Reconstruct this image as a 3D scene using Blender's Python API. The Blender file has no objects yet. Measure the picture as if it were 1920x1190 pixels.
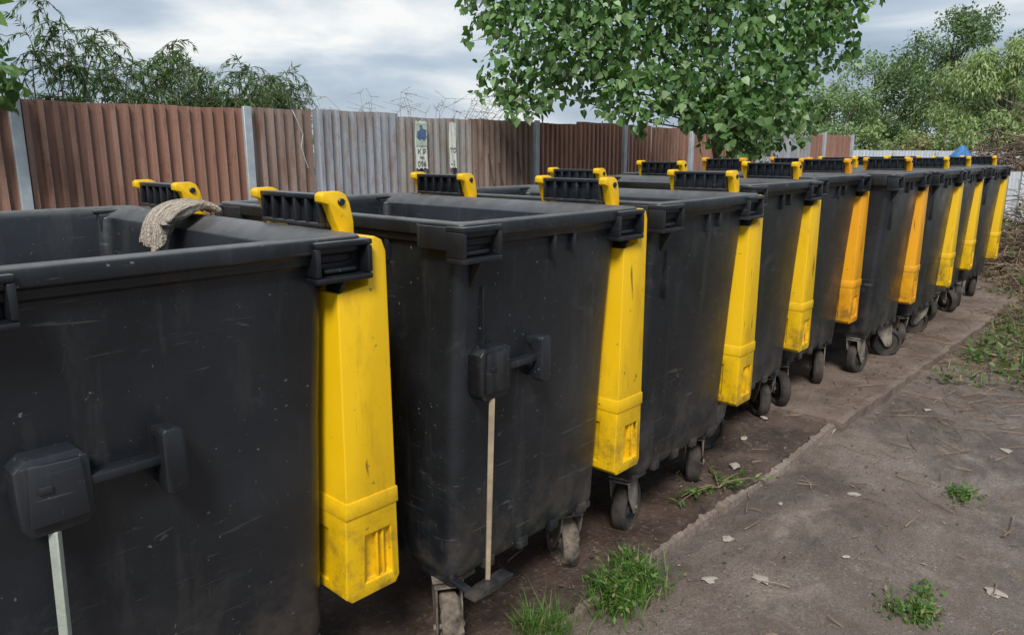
import bpy, bmesh, math, random
import numpy as np
from mathutils import Vector, Matrix, noise, Euler
rng = np.random.default_rng(7)
random.seed(7)
scene = bpy.context.scene
COL = scene.collection

# ------------------------------------------------------------------ helpers
def link(o): COL.objects.link(o); return o
def new_obj(name, mesh, parent=None, loc=(0,0,0), rot=(0,0,0), **props):
    o = bpy.data.objects.new(name, mesh); link(o)
    o.location = loc; o.rotation_euler = rot
    if parent: o.parent = parent
    for k, v in props.items(): o[k] = v
    return o
def bm_mesh(name, bm, mats=(), smooth=None):
    me = bpy.data.meshes.new(name)
    bmesh.ops.recalc_face_normals(bm, faces=bm.faces[:])
    bm.to_mesh(me); bm.free()
    for m in mats: me.materials.append(m)
    if smooth is not None:
        me.polygons.foreach_set('use_smooth', [True]*len(me.polygons))
        me.set_sharp_from_angle(angle=math.radians(smooth))
    return me
def bevelled(me, w=0.004, seg=2, cutters=(), ang=35):
    o = bpy.data.objects.new('tmp', me); link(o)
    cs = []
    for c in cutters:
        co = bpy.data.objects.new('cut', c); link(co); cs.append(co)
        m = o.modifiers.new('b', 'BOOLEAN'); m.operation = 'DIFFERENCE'; m.object = co; m.solver = 'EXACT'
    m = o.modifiers.new('bev', 'BEVEL'); m.width = w; m.segments = seg; m.limit_method = 'ANGLE'
    m.angle_limit = math.radians(ang)
    dg = bpy.context.evaluated_depsgraph_get()
    r = bpy.data.meshes.new_from_object(o.evaluated_get(dg))
    r.name = me.name + '_m'
    r.polygons.foreach_set('use_smooth', [True]*len(r.polygons))
    r.set_sharp_from_angle(angle=math.radians(40))
    bpy.data.objects.remove(o)
    for c in cs: bpy.data.objects.remove(c)
    return r
def box(bm, x0, x1, y0, y1, z0, z1, mi=0):
    v = [bm.verts.new((x, y, z)) for z in (z0, z1) for y in (y0, y1) for x in (x0, x1)]
    for f in ((0,1,3,2),(4,6,7,5),(0,4,5,1),(2,3,7,6),(0,2,6,4),(1,5,7,3)):
        bm.faces.new([v[i] for i in f]).material_index = mi
def prism(bm, pts, y0, y1, mi=0, axis='y'):
    def P(a, b, c): return {'y': (a, c, b), 'x': (c, a, b), 'z': (a, b, c)}[axis]
    A = [bm.verts.new(P(a, b, y0)) for a, b in pts]; B = [bm.verts.new(P(a, b, y1)) for a, b in pts]
    n = len(pts)
    bm.faces.new(A).material_index = mi; bm.faces.new(B[::-1]).material_index = mi
    for i in range(n):
        bm.faces.new((A[i], B[i], B[(i+1) % n], A[(i+1) % n])).material_index = mi
def tube(bm, pts, rads, n=6, mi=0):
    rings = []
    for i, p in enumerate(pts):
        p = Vector(p)
        a = Vector(pts[max(i-1, 0)]); b = Vector(pts[min(i+1, len(pts)-1)])
        t = (b-a)
        t = t.normalized() if t.length > 1e-6 else Vector((0,0,1))
        u = t.cross(Vector((0,0,1)))
        if u.length < 0.05: u = t.cross(Vector((1,0,0)))
        u.normalize(); w = t.cross(u)
        rings.append([bm.verts.new(p + (u*math.cos(k*2*math.pi/n) + w*math.sin(k*2*math.pi/n))*rads[i]) for k in range(n)])
    for r0, r1 in zip(rings, rings[1:]):
        for k in range(n):
            bm.faces.new((r0[k], r0[(k+1) % n], r1[(k+1) % n], r1[k])).material_index = mi
    bm.faces.new(rings[0][::-1]).material_index = mi; bm.faces.new(rings[-1]).material_index = mi
def lathe(bm, prof, cx=0, cz=0, n=28, mi=0):
    rings = []
    for r, y in prof:
        rings.append([bm.verts.new((cx + r*math.cos(k*2*math.pi/n), y, cz + r*math.sin(k*2*math.pi/n))) for k in range(n)])
    for a, b in zip(rings, rings[1:]):
        for k in range(n):
            bm.faces.new((a[k], a[(k+1) % n], b[(k+1) % n], b[k])).material_index = mi
    bm.faces.new(rings[0]).material_index = mi; bm.faces.new(rings[-1]).material_index = mi

# ------------------------------------------------------------------ materials
class NT:
    def __init__(s, name):
        s.m = bpy.data.materials.new(name); s.m.use_nodes = True
        s.t = s.m.node_tree; s.t.nodes.clear()
        s.out = s.n('ShaderNodeOutputMaterial'); s.p = s.n('ShaderNodeBsdfPrincipled')
        s.t.links.new(s.p.outputs[0], s.out.inputs[0])
    def n(s, k, **a):
        x = s.t.nodes.new(k)
        for q, v in a.items(): setattr(x, q, v)
        return x
    def l(s, a, b): s.t.links.new(a, b)
    def coord(s, scale=(1,1,1), rnd=True, kind='Object'):
        tc = s.n('ShaderNodeTexCoord'); mp = s.n('ShaderNodeMapping'); mp.inputs['Scale'].default_value = scale
        s.l(tc.outputs[kind], mp.inputs[0])
        if rnd:
            oi = s.n('ShaderNodeObjectInfo'); mu = s.n('ShaderNodeMath', operation='MULTIPLY'); mu.inputs[1].default_value = 37.0
            s.l(oi.outputs['Random'], mu.inputs[0]); s.l(mu.outputs[0], mp.inputs['Location'])
        return mp.outputs[0]
    def noise(s, co, scale, detail=5, rough=.55, dist=0):
        x = s.n('ShaderNodeTexNoise'); s.l(co, x.inputs['Vector'])
        x.inputs['Scale'].default_value = scale; x.inputs['Detail'].default_value = detail
        x.inputs['Roughness'].default_value = rough; x.inputs['Distortion'].default_value = dist
        return x.outputs['Fac']
    def ramp(s, f, stops):
        x = s.n('ShaderNodeValToRGB'); s.l(f, x.inputs[0]); e = x.color_ramp.elements
        while len(e) < len(stops): e.new(0.5)
        for i, (p, c) in enumerate(stops):
            e[i].position = p
            e[i].color = (c, c, c, 1) if isinstance(c, (int, float)) else (*c, 1)
        return x.outputs[0]
    def mix(s, f, a, b, mode='MIX'):
        x = s.n('ShaderNodeMix', data_type='RGBA', blend_type=mode)
        for v, i in ((f, 0), (a, 6), (b, 7)):
            if isinstance(v, (int, float)): x.inputs[i].default_value = v
            elif isinstance(v, tuple): x.inputs[i].default_value = (*v, 1)
            else: s.l(v, x.inputs[i])
        return x.outputs[2]
    def math(s, op, a, b):
        x = s.n('ShaderNodeMath', operation=op)
        for i, v in enumerate((a, b)):
            if isinstance(v, (int, float)): x.inputs[i].default_value = v
            else: s.l(v, x.inputs[i])
        return x.outputs[0]
    def rng(s, v, a, b):
        x = s.n('ShaderNodeMapRange'); s.l(v, x.inputs[0]); x.inputs[1].default_value = a; x.inputs[2].default_value = b; return x.outputs[0]
    def bump(s, h, strength=.3, dist=.01):
        x = s.n('ShaderNodeBump'); x.inputs['Strength'].default_value = strength; x.inputs['Distance'].default_value = dist
        s.l(h, x.inputs['Height']); s.l(x.outputs[0], s.p.inputs['Normal'])
    def zsep(s, kind='Object'):
        tc = s.n('ShaderNodeTexCoord'); sp = s.n('ShaderNodeSeparateXYZ'); s.l(tc.outputs[kind], sp.inputs[0]); return sp.outputs
    def set(s, **k):
        for a, v in k.items():
            i = s.p.inputs[a.replace('_', ' ')]
            if isinstance(v, (int, float)): i.default_value = v
            elif isinstance(v, tuple): i.default_value = (*v, 1)
            else: s.l(v, i)
        return s.m

def mat_black():
    s = NT('black_plastic')
    co = s.coord()
    big = s.noise(co, 1.8, 6, .6, .4)
    base = s.mix(s.ramp(big, [(.38, 0.), (.68, 1.)]), (.0060,.0075,.0100), (.021,.024,.029))
    st = s.noise(s.coord((9, 9, 1.1)), 1.6, 6, .7)
    base = s.mix(s.math('MULTIPLY', s.ramp(st, [(.54, 0.), (.78, 1.)]), .38), base, (.072,.069,.063))
    sc2 = s.noise(co, 2.3, 3)
    for i, (scl, th) in enumerate((((2.5,2.5,40), .64), ((7,7,20), .66), ((36,36,4), .68), ((3,3,60), .66))):
        mp = s.n('ShaderNodeMapping'); s.l(co, mp.inputs[0]); mp.inputs['Rotation'].default_value = (.2*i, .35*(i-1), .1); mp.inputs['Scale'].default_value = scl
        sc = s.noise(mp.outputs[0], 2.1, 5, .6, .9)
        sm = s.math('MULTIPLY', s.ramp(sc, [(th, 0.), (th+.05, 1.)]), s.ramp(sc2, [(.43, 0.), (.58, 1.)]))
        base = s.mix(s.math('MULTIPLY', sm, .42), base, (.16,.16,.165))
    rub = s.math('MULTIPLY', s.ramp(s.noise(co, 5, 8, .75, .6), [(.57, 0.), (.74, 1.)]), .30)
    base = s.mix(rub, base, (.10,.104,.112))
    z = s.zsep()[2]
    md = s.math('MULTIPLY', s.rng(z, .58, .27), s.ramp(s.noise(co, 7, 7, .7), [(.42, 0.), (.68, 1.)]))
    base = s.mix(s.math('MULTIPLY', md, .7), base, (.115,.093,.073))
    geo = s.n('ShaderNodeNewGeometry'); sp = s.n('ShaderNodeSeparateXYZ'); s.l(geo.outputs['Normal'], sp.inputs[0])
    up = s.ramp(sp.outputs[2], [(.45, 0.), (.9, 1.)])
    du = s.math('MULTIPLY', s.math('MULTIPLY', s.rng(z, 1.20, 1.26), up), s.ramp(s.noise(co, 12, 6, .7), [(.25, .35), (.7, 1.)]))
    base = s.mix(s.math('MULTIPLY', du, .75), base, (.21,.205,.20))
    spk = s.ramp(s.noise(co, 75, 2), [(.72, 0.), (.76, 1.)])
    base = s.mix(s.math('MULTIPLY', spk, .5), base, (.25,.24,.23))
    s.bump(s.math('ADD', s.noise(co, 5, 4), s.math('MULTIPLY', s.noise(co, 160, 2), .10)), .22, .009)
    rr = s.ramp(s.noise(co, 3.4, 6, .65), [(.35, .27), (.65, .50)])
    return s.set(Base_Color=base, Roughness=rr, Specular_IOR_Level=.5)

def mat_yellow(name, c1, c2):
    s = NT(name)
    co = s.coord()
    base = s.mix(s.noise(co, 2.5, 4), c1, c2)
    d = s.ramp(s.noise(s.coord((6, 6, 1.6)), 2.2, 8, .72), [(.54, 0.), (.78, 1.)])
    base = s.mix(s.math('MULTIPLY', d, .5), base, (.26,.14,.015))
    z = s.zsep()[2]
    md = s.math('MULTIPLY', s.rng(z, .72, .36), s.ramp(s.noise(co, 11, 8, .75), [(.46, 0.), (.64, 1.)]))
    base = s.mix(s.math('MULTIPLY', md, .8), base, (.10,.065,.03))
    sc = s.noise(s.coord((30, 30, 3)), 1.3, 3, .5, .5)
    base = s.mix(s.math('MULTIPLY', s.ramp(sc, [(.69, 0.), (.72, 1.)]), .75), base, (.07,.045,.02))
    sk = s.noise(co, 42, 3)
    base = s.mix(s.math('MULTIPLY', s.ramp(sk, [(.69, 0.), (.73, 1.)]), .7), base, (.05,.035,.02))
    s.bump(s.noise(co, 14, 4), .15, .006)
    return s.set(Base_Color=base, Roughness=s.ramp(s.noise(co, 6, 5), [(.3, .36), (.7, .58)]))

def mat_simple(name, c1, c2, scale=6, rough=.7, bump=.3, bs=40, metal=0, bd=.01):
    s = NT(name); co = s.coord()
    base = s.mix(s.ramp(s.noise(co, scale, 7, .65), [(.35, 0.), (.65, 1.)]), c1, c2)
    s.bump(s.noise(co, bs, 5, .6), bump, bd)
    return s.set(Base_Color=base, Roughness=rough, Metallic=metal)

def mat_fence(name, a, b, rust, amount):
    s = NT(name)
    st = s.noise(s.coord((9, 9, .5)), 1.2, 5, .6)
    base = s.mix(s.ramp(st, [(.35, 0.), (.65, 1.)]), a, b)
    co = s.coord()
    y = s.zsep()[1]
    base = s.mix(s.math('MULTIPLY', s.rng(y, -.034, -.004), .50), base, s.mix(.45, a, (.04,.028,.024)))  # valley dirt, its darkening also painted in as rib shade under soft light
    r = s.ramp(s.noise(s.coord((4, 4, 1.2)), 1.8, 8, .72), [(.60-amount*.25, 0.), (.74-amount*.15, 1.)])
    base = s.mix(s.math('MULTIPLY', r, .8), base, rust)
    dr = s.ramp(s.noise(s.coord((22, 22, .8)), 1.5, 6, .7), [(.56, 0.), (.70, 1.)])
    base = s.mix(s.math('MULTIPLY', dr, .5), base, (.065,.040,.031))
    base = s.mix(s.math('MULTIPLY', s.ramp(s.noise(co, 30, 4), [(.6, 0.), (.7, 1.)]), .3), base, (.05,.034,.03))
    s.bump(s.noise(co, 25, 5), .15, .01)
    return s.set(Base_Color=base, Roughness=.58, Metallic=.0)

def mat_leaf(name, stops, trans=.3, rough=.45):
    s = NT(name)
    g = s.n('ShaderNodeNewGeometry')
    base = s.ramp(g.outputs['Random Per Island'], stops)
    big = s.noise(s.coord(rnd=False), .9, 2)
    base = s.mix(1.0, base, s.ramp(big, [(.35, .75), (.65, 1.2)]), 'MULTIPLY')
    base = s.mix(s.math('MULTIPLY', g.outputs['Backfacing'], .25), base, (.22,.29,.16))
    s.set(Base_Color=base, Roughness=rough, Specular_IOR_Level=.35)
    t = s.n('ShaderNodeBsdfTranslucent'); s.l(s.mix(1.0, base, (1.3,1.6,.5), 'MULTIPLY'), t.inputs[0])
    ms = s.n('ShaderNodeMixShader'); ms.inputs[0].default_value = trans
    s.l(s.p.outputs[0], ms.inputs[1]); s.l(t.outputs[0], ms.inputs[2]); s.l(ms.outputs[0], s.out.inputs[0])
    return s.m

def mat_asphalt():
    s = NT('asphalt'); co = s.coord(rnd=False)
    a = s.mix(s.ramp(s.noise(co, .9, 6, .6), [(.38, 0.), (.64, 1.)]), (.175,.137,.114), (.30,.248,.212))
    fine = s.noise(co, 130, 4, .75)
    a = s.mix(s.ramp(fine, [(.42, .6), (.58, 0.)]), a, (.080,.060,.049))
    a = s.mix(s.math('MULTIPLY', s.ramp(s.noise(co, 95, 3, .6), [(.60, 0.), (.70, 1.)]), .5), a, (.46,.40,.35))
    mud = s.ramp(s.noise(co, 1.8, 9, .75, .6), [(.48, 0.), (.60, 1.)])
    a = s.mix(s.math('MULTIPLY', mud, .6), a, (.110,.075,.056))
    sand = s.ramp(s.noise(s.coord((1,1,1), rnd=False), 3.1, 9, .75, 1.), [(.56, 0.), (.68, 1.)])
    a = s.mix(s.math('MULTIPLY', sand, .45), a, (.37,.31,.26))
    wet = s.ramp(s.noise(s.coord((1, 1.6, 1), rnd=False), .8, 8, .7, .5), [(.47, 0.), (.57, 1.)])
    a = s.mix(s.math('MULTIPLY', wet, .58), a, (.072,.059,.053))
    h = s.math('ADD', s.math('MULTIPLY', s.noise(co, 110, 5, .75), 1.3), s.math('MULTIPLY', s.noise(co, 6, 7, .65), 2.0))
    s.bump(h, .55, .014)
    return s.set(Base_Color=a, Roughness=s.ramp(wet, [(0., .70), (1., .26)]))

def mat_mud(name, c1, c2, c3, wet=.38):
    s = NT(name); co = s.coord(rnd=False)
    a = s.mix(s.ramp(s.noise(co, 3, 8, .7), [(.38, 0.), (.62, 1.)]), c1, c2)
    a = s.mix(s.ramp(s.noise(co, 45, 5, .7), [(.55, 0.), (.68, .8)]), a, c3)
    s.bump(s.math('ADD', s.noise(co, 45, 6, .7), s.math('MULTIPLY', s.noise(co, 8, 6), 1.3)), .6, .018)
    return s.set(Base_Color=a, Roughness=s.ramp(s.noise(co, 1.7, 5), [(.42, wet), (.6, .8)]))

M_BLACK = mat_black()
M_YEL = mat_yellow('yellow_plastic', (.78,.455,.0025), (.86,.53,.004))
M_ORA = mat_yellow('amber_plastic', (.78,.32,.005), (.84,.40,.008))
M_TYRE = mat_simple('dirty_rubber', (.010,.0095,.009), (.075,.060,.048), 9, .85)
M_FORK = mat_simple('muddy_zinc', (.28,.25,.205), (.075,.058,.044), 14, .7, .5)
M_CAKED = mat_simple('caked_mud', (.035,.028,.022), (.26,.21,.165), 16, .95, .9, 25)
M_WOOD = mat_simple('weathered_rod', (.42,.33,.21), (.27,.21,.15), 9, .6)
M_RODG = mat_simple('pale_rod', (.38,.41,.35), (.27,.29,.25), 9, .6)
M_ASPH = mat_asphalt()
M_MUD = mat_mud('mud', (.042,.028,.021), (.115,.079,.062), (.21,.16,.13), .33)
M_SLAB = mat_mud('concrete_slab', (.125,.088,.069), (.225,.171,.138), (.080,.056,.044))
M_KERB = mat_mud('broken_kerb', (.14,.105,.083), (.27,.215,.178), (.08,.056,.043), .6)
M_SOIL = mat_mud('soil', (.075,.060,.040), (.135,.108,.070), (.07,.073,.035))
M_BARK = mat_simple('bark', (.09,.07,.055), (.18,.15,.12), 9, .9, .8, 30)
M_TWIG = mat_simple('dry_twig', (.13,.085,.058), (.30,.22,.155), 9, .9)
M_HEAP = mat_simple('heap_soil', (.05,.035,.025), (.10,.07,.05), 6, .9, .9, 20)
M_STONE = mat_simple('pale_stone', (.48,.43,.38), (.26,.21,.175), 22, .8)
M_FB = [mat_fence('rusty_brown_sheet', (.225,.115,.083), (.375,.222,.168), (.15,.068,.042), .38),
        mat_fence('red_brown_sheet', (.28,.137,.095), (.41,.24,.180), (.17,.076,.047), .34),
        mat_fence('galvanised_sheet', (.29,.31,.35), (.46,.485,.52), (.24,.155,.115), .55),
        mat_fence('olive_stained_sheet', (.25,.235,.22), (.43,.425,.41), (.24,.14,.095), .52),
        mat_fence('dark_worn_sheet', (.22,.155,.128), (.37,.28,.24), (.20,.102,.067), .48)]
M_POST = mat_simple('zinc_post', (.34,.38,.42), (.46,.50,.54), 7, .5, .1, metal=.1)
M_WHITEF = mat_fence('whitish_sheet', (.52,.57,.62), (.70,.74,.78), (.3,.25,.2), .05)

# ------------------------------------------------------------------ world, sun, camera
w = bpy.data.worlds.new('World'); scene.world = w; w.use_nodes = True
t = w.node_tree; t.nodes.clear()
def wn(k, **a):
    x = t.nodes.new(k)
    for q, v in a.items(): setattr(x, q, v)
    return x
SUN_EL, SUN_AZ = math.radians(48), math.radians(232)
out = wn('ShaderNodeOutputWorld')
sky = wn('ShaderNodeTexSky', sky_type='NISHITA'); sky.sun_disc = False
sky.sun_elevation = SUN_EL; sky.sun_rotation = SUN_AZ
bg1 = wn('ShaderNodeBackground'); bg1.inputs[1].default_value = .12
t.links.new(sky.outputs[0], bg1.inputs[0])
tc = wn('ShaderNodeTexCoord'); mp = wn('ShaderNodeMapping'); mp.inputs['Scale'].default_value = (1, 1, 4.6)
mp.inputs['Location'].default_value = (3.1, .9, .2)
t.links.new(tc.outputs['Generated'], mp.inputs[0])
n1 = wn('ShaderNodeTexNoise'); n1.inputs['Scale'].default_value = 2.0; n1.inputs['Detail'].default_value = 7
n1.inputs['Roughness'].default_value = .52; n1.inputs['Distortion'].default_value = .4
t.links.new(mp.outputs[0], n1.inputs['Vector'])
cr = wn('ShaderNodeValToRGB'); t.links.new(n1.outputs['Fac'], cr.inputs[0])
e = cr.color_ramp.elements
e[0].position = .36; e[0].color = (.26,.325,.41,1)
e[1].position = .70; e[1].color = (.90,.90,.88,1)
for p, c in ((.47, (.345,.42,.515,1)), (.56, (.46,.535,.625,1)), (.62, (.63,.685,.735,1))):
    x = e.new(p); x.color = c
bg2 = wn('ShaderNodeBackground'); bg2.inputs[1].default_value = 1.12
t.links.new(cr.outputs[0], bg2.inputs[0])
mx = wn('ShaderNodeMixShader'); mx.inputs[0].default_value = .90
t.links.new(bg1.outputs[0], mx.inputs[1]); t.links.new(bg2.outputs[0], mx.inputs[2]); t.links.new(mx.outputs[0], out.inputs[0])

sl = bpy.data.lights.new('sun', 'SUN'); sl.energy = 3.6; sl.angle = math.radians(16); sl.color = (1, .965, .91)
so = new_obj('sun', sl)
sd = Vector((math.sin(SUN_AZ)*math.cos(SUN_EL), math.cos(SUN_AZ)*math.cos(SUN_EL), math.sin(SUN_EL)))
so.rotation_euler = sd.to_track_quat('Z', 'Y').to_euler()
scene.view_settings.view_transform = 'Standard'; scene.view_settings.look = 'None'; scene.view_settings.exposure = 0

cam = bpy.data.cameras.new('camera'); co_ = new_obj('camera', cam)
cam.lens = 26.25; cam.sensor_width = 36; cam.clip_end = 3000; cam.clip_start = .05
co_.location = (0, 0, 1.45); co_.rotation_euler = (math.radians(90-12.52), 0, math.radians(-47.94))
scene.camera = co_

# ------------------------------------------------------------------ ground
def sheet(name, x0, x1, y0, y1, z, step, mat, amp=0, wob=0, freq=1.5, lip=0):
    nx = max(2, int((x1-x0)/step)+1); ny = max(2, int((y1-y0)/step)+1)
    bm = bmesh.new(); V = []
    for j in range(ny):
        row = []
        for i in range(nx):
            x = x0+(x1-x0)*i/(nx-1); y = y0+(y1-y0)*j/(ny-1)
            zz = z + amp*max(0, .5+.9*noise.noise(Vector((x*freq, y*freq, 3))) + .5*noise.noise(Vector((x*freq*4, y*freq*4, 7))))
            if wob:
                if i in (0, nx-1): x += wob*noise.noise(Vector((y*2.3, 5, x0)))*1.5
                if j in (0, ny-1) or (lip and j == 1): y += wob*(noise.noise(Vector((x*1.3, y0, 9))) + .5*noise.noise(Vector((x*9, y0, 9))))
            if lip and j == 0: zz = 0; y += step*.65
            if lip and j == 1: zz = z + .006*noise.noise(Vector((x*7, 0, 1)))
            row.append(bm.verts.new((x, y, zz)))
        V.append(row)
    for j in range(ny-1):
        for i in range(nx-1):
            bm.faces.new((V[j][i], V[j][i+1], V[j+1][i+1], V[j+1][i]))
    me = bm_mesh(name, bm, [mat]); me.polygons.foreach_set('use_smooth', [True]*len(me.polygons))
    if lip: me.set_sharp_from_angle(angle=math.radians(40))
    return new_obj(name, me, kind='structure')
sheet('ground', -600, 900, -700, 800, 0, 60, M_SOIL)
sheet('asphalt_road', -4, 5.7, -5, 1.40, .004, .12, M_ASPH, .003, .02)
sheet('muddy_path', -3, 4.3, 1.24, 4.2, .030, .05, M_MUD, .012, .05, 2.5, lip=1)
bm = bmesh.new(); rows = []
for i in range(420):
    x = -1 + 5.0*i/419
    n_ = noise.noise(Vector((x*3.2, 1, 0))); m_ = noise.noise(Vector((x*14, 4, 0))); q_ = noise.noise(Vector((x*40, 2, 0)))
    wd = max(.005, .017 + .024*n_ + .014*m_ + .006*q_)
    yc = 1.250 - .006*(x-3) + .020*noise.noise(Vector((x*1.1, 8, 0))) + .012*m_
    h = .032 + .012*n_ + .008*q_
    rows.append([bm.verts.new((x, yc-wd, -.005)), bm.verts.new((x, yc-wd+.004, max(.010, h))), bm.verts.new((x, yc+wd*.7, max(.014, h+.004))), bm.verts.new((x, yc+wd*.7+.012, .0))])
for a, b in zip(rows, rows[1:]):
    for k in range(3): bm.faces.new((a[k], b[k], b[k+1], a[k+1]))
new_obj('kerb', bm_mesh('kerb', bm, [M_KERB]), kind='structure')
bm = bmesh.new()
nseg = 120; top = []
for i in range(nseg+1):
    x = 3.92 + (9.9-3.92)*i/nseg
    yf = 1.20 - (x-3.9)*.022 + .02*noise.noise(Vector((x*4, 0, 0))) + .015*noise.noise(Vector((x*15, 0, 0)))
    top.append([bm.verts.new((x, yf, -.03)), bm.verts.new((x, yf, .054+.006*noise.noise(Vector((x*6,2,0))))), bm.verts.new((x, yf+.03, .062)), bm.verts.new((x, 3.6, .052)), bm.verts.new((x, 3.6, -.03))])
for a, b in zip(top, top[1:]):
    for k in range(4): bm.faces.new((a[k], b[k], b[k+1], a[k+1]))
bm.faces.new(top[0]); bm.faces.new(top[-1][::-1])
new_obj('concrete_pavement', bm_mesh('concrete_pavement', bm, [M_SLAB]), kind='structure')

# ------------------------------------------------------------------ bin meshes
def rring(x0, x1, y0, y1, z, r, seg=5):
    pts = []
    for cx, cy, a0 in ((x1-r, y1-r, 0), (x0+r, y1-r, 90), (x0+r, y0+r, 180), (x1-r, y0+r, 270)):
        for k in range(seg+1):
            a = math.radians(a0 + 90*k/seg); pts.append((cx+r*math.cos(a), cy+r*math.sin(a), z))
    return pts
def build_body(ribs):
    bm = bmesh.new()
    S = [rring(-.365,.250,-.50,.50,.262,.04), rring(-.390,.275,-.528,.528,.270,.042), rring(-.394,.280,-.534,.534,.296,.042),
         rring(-.394,.281,-.540,.540,.42,.042), rring(-.392,.289,-.560,.560,.85,.04), rring(-.390,.300,-.579,.579,1.18,.038),
         rring(-.390,.301,-.580,.580,1.206,.038), rring(-.402,.366,-.598,.598,1.212,.035), 
         rring(-.404,.369,-.601,.601,1.230,.035),
         rring(-.414,.380,-.611,.611,1.234,.035), rring(-.414,.380,-.611,.611,1.264,.035),
         rring(-.408,.374,-.605,.605,1.270,.03), rring(-.382,.346,-.578,.578,1.270,.03), rring(-.374,.337,-.570,.570,1.264,.03),
         rring(-.368,.292,-.562,.562,1.235,.04), rring(-.364,.274,-.54,.54,.9,.04), rring(-.355,.245,-.51,.51,.33,.05)]
    R = [[bm.verts.new(p) for p in r] for r in S]
    n = len(R[0])
    for a, b in zip(R, R[1:]):
        for k in range(n): bm.faces.new((a[k], a[(k+1) % n], b[(k+1) % n], b[k]))
    bm.faces.new(R[0][::-1]); bm.faces.new(R[-1])
    for sy in (-1, 1):
        def yb(a, b): return (min(a*sy, b*sy), max(a*sy, b*sy))
        for x0, x1 in ((-.420, -.278), (.246, .388)):
            zt, zb = 1.261, 1.170; t_ = .014
            y0, y1 = yb(.560, .622)
            box(bm, x0, x1, y0, y1, zt-t_, zt); box(bm, x0+.001, x1-.001, y0, y1, zb, zb+t_)
            box(bm, x0, x0+t_, y0+.001, y1-.001, zb+t_+.0005, zt-t_-.0005); box(bm, x1-t_, x1, y0+.001, y1-.001, zb+t_+.0005, zt-t_-.0005)
            yy0, yy1 = yb(.556, .590); box(bm, x0+t_+.0002, x1-t_-.0002, yy0, yy1, zb+t_+.0003, zt-t_-.0003)
            yy0, yy1 = yb(.590, .604); box(bm, x0+.03, x1-.03, yy0, yy1, zb+.018, zb+.029)
            if x0 < 0: box(bm, x0+.002, x0+.03, min(.45*sy,.559*sy), max(.45*sy,.559*sy), zb+.03, zt-.003)
            gx = (x0+x1)/2
            a = [(.552*sy, 1.06), (.614*sy, zb-.001), (.552*sy, zb-.001)]
            prism(bm, a, gx-.005, gx+.005, axis='x')
        if ribs:
            for fx, h in ((-.03, .070), (.06, .055)):
                y0, y1 = yb(.565, .594); box(bm, fx-.007, fx+.007, y0, y1, 1.2115-h, 1.2115)
    for fy in (-.3, -.1, .1, .3): box(bm, -.399, -.382, fy-.008, fy+.008, 1.15, 1.2115)
    if ribs: box(bm, -.312, -.307, -.582, -.545, .93, 1.10)
    for wx in (-.345, .225):
        for wy in (-.455, .455): box(bm, max(wx-.055,-.386), wx+.055 if wx < 0 else .270, wy-.065, wy+.065, .246, .270)
    for lx in (-.25, -.1, .05, .2): box(bm, lx-.02, lx+.02, -.541, -.51, .256, .290)
    return bevelled(bm_mesh('bin_body', bm, [M_BLACK]), .0045, 2, ang=40)
def build_lid(mat):
    bm = bmesh.new()
    prof = [(.446,.392),(.434,.372),(.306,.372),(.290,.388),(.299,.600),(.303,.62),(.308,1.140),(.3895,1.150),(.3895,1.256),(.410,1.262),(.430,1.252),(.440,1.225)]
    prism(bm, prof, -.600, .600)
    main = bm_mesh('lid_main', bm, [mat])
    cuts = []
    for sy in (-1, 1):
        c = bmesh.new(); ys = sorted((.584*sy, .65*sy))
        prism(c, [(.345,.408),(.424,.408),(.424,.535),(.351,.535)], ys[0], ys[1]); cuts.append(bm_mesh('c', c))
    c = bmesh.new()
    prism(c, [(.2,.410),(.298,.410),(.304,.548),(.2,.548)], -.53, .53); cuts.append(bm_mesh('c', c))
    m = bevelled(main, .016, 3, cuts, ang=40)
    bm = bmesh.new()
    prism(bm, [(.4475,.594),(.4465,.636),(.3005,.636),(.296,.594)], -.6035, .6035)
    for sy in (-.30, 0, .30): box(bm, .293, .306, sy-.01, sy+.01, .405, .552)
    for s_ in (-1, 1):
        ys = sorted((.582*s_, .5945*s_))
        for x in (.388, .405): box(bm, x-.003, x+.003, ys[0], ys[1], .406, .538)
    extra = bevelled(bm_mesh('lid_band', bm, [mat]), .0035, 2)
    bm = bmesh.new(); bm.from_mesh(m); bm.from_mesh(extra)
    me = bpy.data.meshes.new('bin_lid'); bm.to_mesh(me); bm.free(); me.materials.append(mat)
    me.polygons.foreach_set('use_smooth', [True]*len(me.polygons)); me.set_sharp_from_angle(angle=math.radians(40))
    return me
HH = .122
def build_hinge():
    bm = bmesh.new(); h = HH
    box(bm, .388, .416, -h, h, 1.272, 1.350)
    box(bm, .370, .3875, -h, h, 1.339, 1.351)
    box(bm, .371, .3875, -h, h, 1.2725, 1.282)
    for k in range(6):
        y = -h+.005 + (2*h-.010)*k/5; box(bm, .3705, .3878, y-.0045, y+.0045, 1.2825, 1.3385)
    return bevelled(bm_mesh('hinge_block', bm, [M_BLACK]), .0025, 2)
def build_cap(mat):
    bm = bmesh.new()
    p = [(.360,1.350),(.368,1.357),(.408,1.358),(.424,1.350),(.434,1.330),(.4425,1.285),(.4425,1.23),(.402,1.23),(.400,1.270),(.390,1.292),(.378,1.328),(.360,1.334)]
    prism(bm, p, -.0145, .0145)
    a = bevelled(bm_mesh('cap', bm, [mat, M_BLACK]), .0025, 2)
    bm = bmesh.new(); bm.from_mesh(a)
    lathe(bm, [(.001,-.020),(.007,-.020),(.009,-.018),(.009,.018),(.007,.020),(.001,.020)], .410, 1.333, 16, 1)
    return bm_mesh('hinge_cap', bm, [mat, M_BLACK], 40)
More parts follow.
